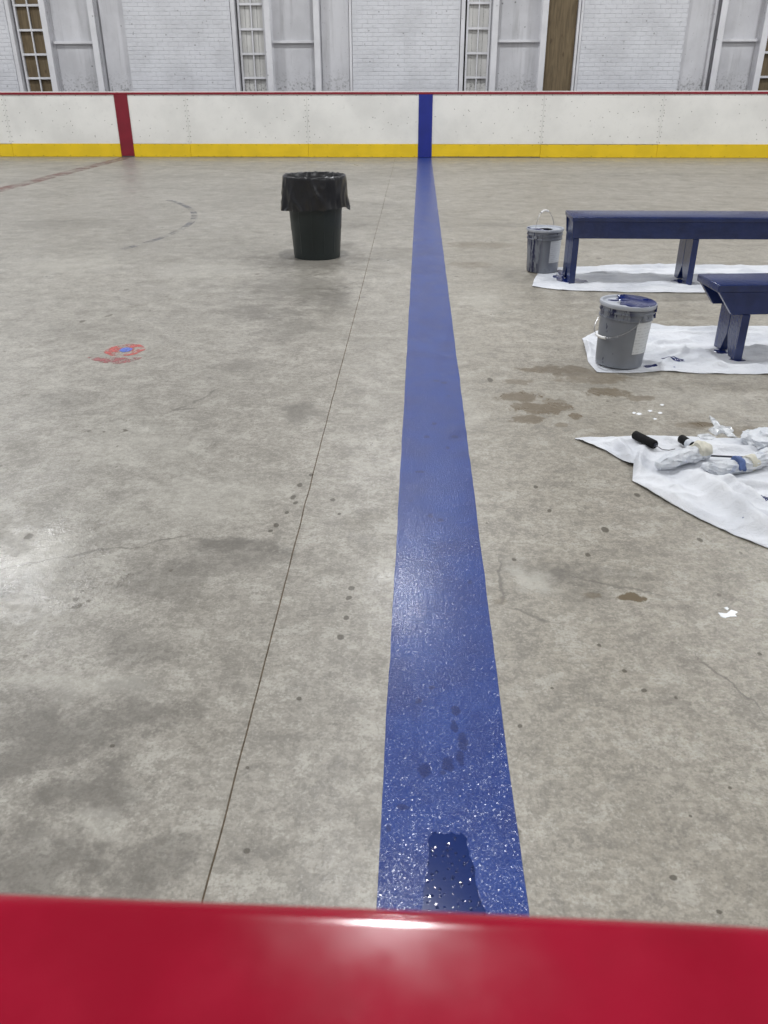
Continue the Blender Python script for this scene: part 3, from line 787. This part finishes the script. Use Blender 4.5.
fB = [(P(650, 335), P(760, 338), .012, .02), (P(650, 345), P(700, 343), .012, .022), (P(660, 355), P(768, 349), .014, .022), (P(655, 366), P(768, 369), .014, .02), (P(690, 330), P(768, 333), .010, .02), (P(586, 345), P(594, 366), .018, .03), (P(610, 334), P(650, 328), .014, .03), (P(660, 368), P(690, 350), .01, .02)]
hB = make_h(fB, fl_B, .016, 7)
clB = cloth('drop_cloth', frB, baB, hB, 'white drop cloth under the blue-lidded bucket and shorter bench end', 240, 80)
frC = [P(575, 439.5), P(605, 452), P(628, 465), P(633, 467), P(632, 482), P(660, 499), P(700, 520.5), P(735, 537), P(768, 549), ext(P(768, 549), .5, -.25)]
baC = [P(575, 439), P(600, 438), P(640, 436.5), P(690, 437), P(735, 440), P(768, 437), ext(P(768, 437), .2, .03), ext(P(768, 437), .75, .06)]
fl_C = []
fC = [(P(618, 445), P(634, 470), .022, .03), (P(642, 452), P(636, 480), .020, .03), (P(690, 478), P(768, 535), .034, .05), (P(706, 482), P(768, 507), .022, .028), (P(640, 485), P(720, 525), .016, .03),
      (P(650, 478), P(690, 505), .014, .05), (P(690, 450), P(768, 452), .014, .03), (P(720, 490), P(768, 489), .018, .02), (P(580, 441), P(628, 462), .010, .02), (P(600, 440), P(620, 440), .012, .02), (P(655, 440), P(680, 445), .010, .025)]
hC = make_h(fC, fl_C, .013, 7)
clC = cloth('drop_cloth', frC, baC, hC, 'rumpled white drop cloth with pointed corner, holding paint rollers', 260, 120)

def blot(cl, hf, pxs, seed, mat='bluespill', name='paint_blot'):
    for i, (x, y, hw, hh) in enumerate(pxs):
        c = at(x, y); a, b = at(x-hw, y), at(x+hw, y); d, e = at(x, y-hh), at(x, y+hh)
        pl = blob(c.x, c.y, (b.x-a.x)/2, abs(d.y-e.y)/2, seed+i, 30, .55)
        n = len(pl); vs = []
        for s in (1.0, .92, .5):
            for q in pl:
                xx, yy = c.x+(q[0]-c.x)*s, c.y+(q[1]-c.y)*s
                vs.append((xx, yy, hf(xx, yy)+(.0002 if s == 1 else .0016 if s > .9 else .0022)))
        fs = [(k*n+j, k*n+(j+1) % n, (k+1)*n+(j+1) % n, (k+1)*n+j) for k in range(2) for j in range(n)]+[tuple(2*n+j for j in range(n))]
        MB().add(vs, fs).build(name, M[mat], cl, smooth=True)
blot(clA, hA, [(572, 281, 14, 3.0), (562, 273, 7, 3), (683, 281.5, 9, 2.5), (558, 277, 5, 2)], 1)
blot(clB, hB, [(673, 361.5, 11, 1.8), (721, 352, 6, 2.2), (737, 360, 8, 1.6), (650, 367, 7, 1.2)], 20)
blot(clC, hC, [(766, 503, 7, 3.2)], 40)

# ------------------------------------------------------------------ paint buckets
def bucket(loc, rz, seed, side, amount, label, bail_down, spill, tilt=0):
    t = empty('paint_bucket', loc, 0); t.rotation_euler = (0, math.radians(tilt), 0); tag(t, label, 'bucket')
    lidm = M['lid']; cz, sz = math.cos(rz), math.sin(rz); RZ = lambda p: (p[0]*cz-p[1]*sz, p[0]*sz+p[1]*cz, p[2])
    bm_ = bucket_mat('grey_bucket_%d' % seed, seed, side, amount)
    R = lambda z: .129+.0155*z/.355
    prof = [(.115, .006), (.122, .0), (.127, .002), (.129, .010), (R(.14), .14), (R(.262), .262), (R(.262)+.007, .264), (R(.27)+.007, .272), (R(.275)+.001, .275),
            (R(.296), .296), (R(.298)+.007, .298), (R(.306)+.007, .306), (R(.31)+.001, .309), (R(.33), .325), (R(.33), .335)]
    MB().lathe(prof, 64).build('bucket_body', bm_, t, smooth=True)
    lid = MB().lathe([(R(.33)+.001, .326), (R(.33)+.008, .326), (R(.33)+.0105, .330), (R(.33)+.0105, .343), (R(.33)+.008, .348), (R(.33)+.002, .348), (R(.33)-.004, .347), (R(.33)-.009, .336), (.06, .335), (.0, .335)], 64, cap0=False, cap1=False).build('lid', lidm, t, smooth=True)
    # wet paint lying on the lid and running over its rim
    for i, (cx, cy, rx, ry) in enumerate(spill):
        pl = blob(cx, cy, rx, ry, seed*11+i, 36, .3); n = len(pl); vs = []
        def zz(x, y): return .3485 if math.hypot(x, y) > .133 else .3362
        lim = lambda q: q if math.hypot(*q) < .150 else (q[0]*.150/math.hypot(*q), q[1]*.150/math.hypot(*q))
        pl = [lim(q) for q in pl]
        for s, up in ((1, 0), (.95, .002), (.5, .003)):
            for q in pl:
                x, y = cx+(q[0]-cx)*s, cy+(q[1]-cy)*s; vs.append((x, y, zz(x, y)+up))
        fs = [(k*n+j, k*n+(j+1) % n, (k+1)*n+(j+1) % n, (k+1)*n+j) for k in range(2) for j in range(n)]+[tuple(2*n+j for j in range(n))]
        MB().add(vs, fs).build('paint_puddle', M['bluespill'], lid, smooth=True)
    # paper label on the side towards the right
    vs = []; a0, a1 = math.radians(-76), math.radians(-18)
    for i in range(17):
        a = a0+(a1-a0)*i/16
        for z in (.085, .268 - .0065): vs.append(((R(z)+.0008)*math.cos(a), (R(z)+.0008)*math.sin(a), z))
    MB().add(vs, [(2*i, 2*i+2, 2*i+3, 2*i+1) for i in range(16)]).build('label', M['label'], t, smooth=True)
    # ears and wire bail with a grip
    for s in (-1, 1):
        e = MB().lathe([(.0, -.004), (.014, -.004), (.014, .004), (.006, .008), (0, .008)], 16, cap0=False, cap1=False).build('bail_ear', bm_, t, smooth=True)
        e.location = RZ((s*(R(.285)+.004), 0, .285)); e.rotation_euler = (0, s*PI/2, rz)
    br = MB(); pts = []
    for i in range(25):
        u = PI*i/24; x = -(R(.285)+.010)*math.cos(u); d = .17*math.sin(u)**.8
        if bail_down: ax = -math.radians(66); y = -.012-R(.2)*1.06*math.sqrt(max(0, 1-(x/(R(.285)+.012))**2))*1.02; z = .285-d*.72; pts.append((x, y, z))
        else: pts.append((x, .02*math.sin(u), .285+d*1.15))
    pts = [RZ(q) for q in pts]
    bb = br.tube(pts, .0022, 6).build('bail', M['wire'], t, smooth=True)
    g = pts[9:16] if not bail_down else pts[10:15]
    MB().tube(g, .0075 if not bail_down else .008, 10).build('grip', M['whitegrip'], t, smooth=True)
    return t
b1 = bucket((bk1.x, bk1.y, .0042), math.radians(52), 1, math.radians(195), 'all', 'grey paint bucket with raised handle and dark drips, left of the bench leg', False, [(-.09, -.05, .08, .075), (-.03, -.10, .06, .035)])
b2 = bucket((bk2.x, bk2.y, .0090), math.radians(-62), 2, math.radians(215), 'top', 'grey paint bucket with blue paint pooled on its lid and dropped handle', True, [(.075, .0, .115, .16), (.04, .09, .09, .06), (-.03, -.03, .022, .02), (-.07, .05, .03, .012)], 2.0)
for (x, y, z0, z1, r) in ((.149, -.02, .305, .343, .010), (.151, .02, .275, .34, .009), (.137, -.065, .31, .343, .009), (.153, .0, .262, .29, .012), (.146, .045, .30, .343, .010)):
    MB().tube([(x, y, z0), (x, y, (z0+z1)/2), (x, y, z1)], [r*.9, r*.8, r*.6], 8).build('paint_run', M['bluespill'], b2, smooth=True)

# ------------------------------------------------------------------ benches
def bench(loc, rz, L, depth, h, legs, label, apr, tip, cut, ov, th=.036, lw=.046, lean=.0):
    """plank seat on two side rails; each support is a pair of boards side by side with a notch cut at the foot"""
    t = empty('bench', loc, rz); tag(t, label, 'bench', 'navy painted benches')
    b = M['benchblue']
    MB().box(0, L, 0, depth, h-th, h).build('seat', b, t, bevel=.007, seg=3, smooth=True)
    z1 = h-th+.001; z0 = z1-apr
    for y in (ov, depth-ov-.034):
        MB().prism([(tip, z1), (tip+cut, z0), (L-tip-cut, z0), (L-tip, z1)], 'y', y, y+.034).build('side_rail', b, t, bevel=.003, seg=1)
    m = depth/2; yi0, yi1 = ov+.0345, depth-ov-.0345
    for x in legs:
        for sg in (-1, 1):
            o = ov+.002 if sg < 0 else depth-ov-.002; inn = yi0 if sg < 0 else yi1; g = m+sg*.003
            poly = [(o, 0), (o-sg*.088, 0), (g, .115), (g, z1), (inn, z1), (inn, z0-.002), (o, z0-.002)]
            lg = MB().prism(poly, 'x', x, x+lw)
            lg.v = [(vx-lean*(1-vz/z1), vy, vz) for vx, vy, vz in lg.v]
            lg.build('leg', b, t, bevel=.002, seg=1)
    return t
FA = at(573, 217.0, .512)
bench((FA.x, FA.y, .0045), 0, 3.6, .37, .508, [.022, .935, 2.55, 3.52], 'long navy bench, the one with the bucket standing at its end', .125, .006, .012, .012)
FB = at(719, 285.2, .432)
bench((FB.x, FB.y, .0045), math.radians(5.0), 3.0, .305, .428, [.172, 2.78], 'low navy bench with slanted rail ends, behind the rumpled cloth and blue-lidded bucket', .126, .012, .095, .006, th=.042)

# ------------------------------------------------------------------ things on the rumpled cloth
def roller(p0, p1, r, wire_pts, label, blue=False):
    a, b = at(*p0), at(*p1); a.z = b.z = max(hC(a.x, a.y), hC(b.x, b.y))+r+.002
    t = empty('paint_roller', (a.x, a.y, 0)); tag(t, label, 'paint roller')
    o = Vector((a.x, a.y, 0)); d = (b-a).normalized()
    MB().tube([a-o, a-o+d*.004, b-o-d*.004, b-o], [r*.85, r, r, r*.85], 20).build('foam_sleeve', M['blackfoam'], t, smooth=True)
    MB().tube([b-o-d*.001, b-o+d*.006], r*.45, 14).build('end_cap', M['blackmetal'], t, smooth=True)
    w = [b-o]+[Vector((q.x, q.y, hC(q.x, q.y)+.008))-o for q in (at(*z) for z in wire_pts)]
    MB().tube(w, .0028, 8).build('wire_frame', M['wire'], t, smooth=True)
    if blue:
        c = a.lerp(b, .62)
        MB().tube([c-o, b-o-d*.001], [r*1.04, r*1.02], 16).build('paint_smear', M['wrap'], t, smooth=True)
    return t
roller((633.5, 441.5), (654, 452), .0195, [(662, 453), (668, 455.5), (674, 453.5)], 'black foam paint roller with bare wire end on the cloth')
roller((679.5, 446), (691, 453.5), .019, [(694, 457), (697, 459)], 'short black paint roller end smeared with white and blue', True)

def wrap(path, radii, seed, amp):
    """crumpled film twisted round a roller sleeve"""
    pts = []; m = 40
    P_ = [Vector(q) for q in path]
    vs = []; n = 40
    for k in range(m+1):
        t = k/m*(len(P_)-1); i = min(int(t), len(P_)-2); u = t-i
        c = P_[i].lerp(P_[i+1], u); r = radii[i]*(1-u)+radii[i+1]*u
        tan = (P_[i+1]-P_[i]).normalized(); s = tan.cross(Vector((0, 0, 1))).normalized(); up = s.cross(tan)
        for j in range(n):
            a = 2*PI*j/n
            rid = 1-abs(mnoise.noise(Vector((math.cos(a)*1.8+seed, math.sin(a)*1.8+k*.10, k*.09))))*2
            rr = r*(.86+amp*max(0, rid)**2+.16*mnoise.noise(Vector((math.cos(a)*3, math.sin(a)*3+seed, k*.35))))
            if k in (0, m): rr *= .35
            q = c+s*rr*math.cos(a)+up*rr*.82*math.sin(a)
            q.z = max(q.z, hC(q.x, q.y)+.0015)
            vs.append(q)
    fs = [(k*n+j, k*n+(j+1) % n, (k+1)*n+(j+1) % n, (k+1)*n+j) for k in range(m) for j in range(n)]+[tuple(range(n-1, -1, -1)), tuple(m*n+j for j in range(n))]
    return vs, fs
def lift(x, y, r): q = at(x, y); return Vector((q.x, q.y, hC(q.x, q.y)+r))
def wrapped(path_px, radii, seed, label, naps):
    path = [lift(x, y, r*.8) for (x, y), r in zip(path_px, radii)]
    o = path[0].copy(); o.z = 0
    t = empty('wrapped_roller', o); tag(t, label, 'paint roller')
    vs, fs = wrap(path, radii, seed, .26)
    MB().add([v-o for v in vs], fs).build('plastic_wrap', M['wrap'], t, smooth=True)
    for (xa, ya), (xb, yb), r, mt in naps:
        a, b = lift(xa, ya, r*.9)-o, lift(xb, yb, r*.9)-o
        mb = MB(); pts = [a.lerp(b, i/8) for i in range(9)]
        mb.tube(pts, [r*(.9+.1*math.sin(PI*i/8)) for i in range(9)], 28)
        mc = (a+b)/2; mb.v = [tuple(mc+(Vector(v)-mc)*(1.0+.30*mnoise.noise(Vector(v)*38+Vector((seed, 0, 0))))) for v in mb.v]
        mb.build('roller_nap', M[mt], t, smooth=True)
    return t
wrapped([(655, 474), (668, 471), (684, 465), (697, 461), (707, 460)], [.020, .036, .040, .042, .030], 3, 'white plastic-wrapped paint roller with cream collar, beside the black rollers', [((692, 463.5), (702, 459.5), .0405, 'nap')])
wrapped([(701, 481), (713, 478.5), (728, 475), (744, 472), (758, 468), (776, 463)], [.022, .034, .037, .034, .036, .04], 8, 'plastic-wrapped paint roller streaked with blue paint and cream nap', [((732, 474.5), (738.5, 473), .0365, 'napblue'), ((745, 472), (752, 470), .036, 'nap')])
def heap():
    c = lift(766, 447, 0); o = Vector((c.x, c.y, 0)); bm = bmesh.new(); bmesh.ops.create_icosphere(bm, subdivisions=5, radius=1.0)
    vs = []; 
    for v in bm.verts:
        q = v.co; rid = 1-abs(mnoise.noise(q*1.9+Vector((3, 1, 0))))*2
        k = .82+.22*max(0, rid)**2+.10*mnoise.noise(q*4)
        x, y, z = q.x*.115*k, q.y*.10*k, q.z*.045*k+.032
        z = max(z, hC(o.x+x, o.y+y)+.0015); vs.append((x, y, z))
    fs = [tuple(v.index for v in f.verts) for f in bm.faces]; bm.free()
    ob = MB().add(vs, fs).build('plastic_bag', M['wrap'], None, smooth=True); ob.location = o
    for p in ob.data.polygons: p.use_smooth = True
    tag(ob, 'crumpled white plastic bag with blue flecks on the rumpled cloth', 'plastic bag')
heap()
ra, rb = lift(705, 460.5, .016), lift(742, 463, .020)
rod = MB().tube([Vector((0, 0, ra.z)), Vector((rb.x-ra.x, rb.y-ra.y, rb.z))], .0042, 10).build('metal_rod', M['blackmetal'], None, smooth=True)
rod.location = (ra.x, ra.y, 0); tag(rod, 'thin dark metal rod lying between the plastic-wrapped rollers', 'rod')

# ------------------------------------------------------------------ scraps and spills
def flat_scrap(name, pxs, h, mat, label, cat, group=None, curl=0.0, seed=1):
    pl = [at(x, y) for x, y in pxs]; c = sum(pl, Vector())/len(pl); n0 = len(pl); pts = []
    for i in range(n0):
        a, b = pl[i], pl[(i+1) % n0]
        for t in range(4): pts.append(a.lerp(b, t/4))
    n = len(pts); vs = []
    for s, up in ((1.0, 0.0003), (.97, h), (.6, h*1.3), (.2, h*1.4)):
        for q in pts:
            d = (q-c)*s; z = up+curl*abs(mnoise.noise(Vector((d.x*25+seed, d.y*25, s)))) if s < 1 or curl == 0 else .0003+curl*abs(mnoise.noise(Vector((d.x*25+seed, d.y*25, 1))))*.6
            vs.append((d.x, d.y, z))
    fs = [(k*n+j, k*n+(j+1) % n, (k+1)*n+(j+1) % n, (k+1)*n+j) for k in range(3) for j in range(n)]+[tuple(3*n+j for j in range(n)), tuple(range(n-1, -1, -1))]
    o = MB().add(vs, fs).build(name, mat, None, smooth=True); o.location = (c.x, c.y, 0)
    tag(o, label, cat, group); return o
flat_scrap('paint_spill', [(718, 613), (722, 614.5), (727, 613.5), (731, 610), (734, 611), (738, 612.5), (735, 614.5), (737, 617), (730, 617), (725, 618.5), (721, 617)], .002, M['spillwhite'], 'small white splash of spilled paint in front of the rumpled cloth', 'paint spill')
flat_scrap('paint_drop', [(724, 608), (727, 607), (729, 609), (727, 610.5)], .0015, M['spillwhite'], 'tiny white paint drop beside the white splash', 'paint drop')
flat_scrap('plastic_scrap', [(709, 417), (713, 418), (720, 427), (731, 427.5), (734, 431), (732, 434), (738, 439), (728, 437), (722, 433), (716, 436), (708, 431), (714, 427)], .003, M['film'], 'torn clear plastic scrap lying behind the rumpled cloth', 'plastic scrap', curl=.02)
flat_scrap('plastic_scrap', [(697, 436), (708, 434), (716, 438), (712, 441), (700, 440)], .004, M['film'], 'small plastic scrap touching the edge of the rumpled cloth', 'plastic scrap', curl=.012, seed=4)
flecks = [(748, 433, 4.5, 1.6), (639, 414, 3, 1.2), (650, 411, 2.5, 1), (660, 413, 2.5, 1), (634, 413, 2, 1), (662, 405, 2.2, .8), (655, 419, 2, .8), (574, 414, 0, 0), (729, 237, 5, .6), (727, 222, 5, .5)]
for i, (x, y, a, b) in enumerate(flecks):
    if a == 0: continue
    far = y < 300
    lab = 'white paint fleck on the concrete behind the long bench' if far else 'largest white paint fleck, beside the torn plastic scrap' if i == 0 else 'small white paint fleck on the concrete between cloth and bucket'
    flat_scrap('paint_fleck', [(x-a, y), (x-a*.3, y-b), (x+a*.6, y-b*.7), (x+a, y+b*.3), (x, y+b)], .0015, M['spillwhite'], lab, 'paint fleck', 'white paint flecks on the floor', seed=i)

# ------------------------------------------------------------------ lamp fittings under the ceiling, added rear fill row too
def lamp(x, y):
    t = empty('high_bay_and_fill_lamp', (x, y, LAMP_Z)); tag(t, 'round white high bay lamp hanging from the hall ceiling, its rear row added as fill', 'lamp', 'high bay lamps over the rink')
    return t
first = None
for ly in LAMP_Y:
    for lx in LAMP_X:
        t = lamp(lx, ly)
        if first is None:
            hs = MB().lathe([(.30, .01), (.31, .04), (.24, .12), (.10, .20), (.05, .24)], 32).build('housing', M['white'], t, smooth=True)
            cb_ = MB().tube([(0, 0, .24), (0, 0, ZC-LAMP_Z)], .01, 6).build('hanger', M['blackmetal'], t)
            first = (hs, cb_)
        else:
            for src in first:
                o = src.copy(); COL.objects.link(o); o.parent = t
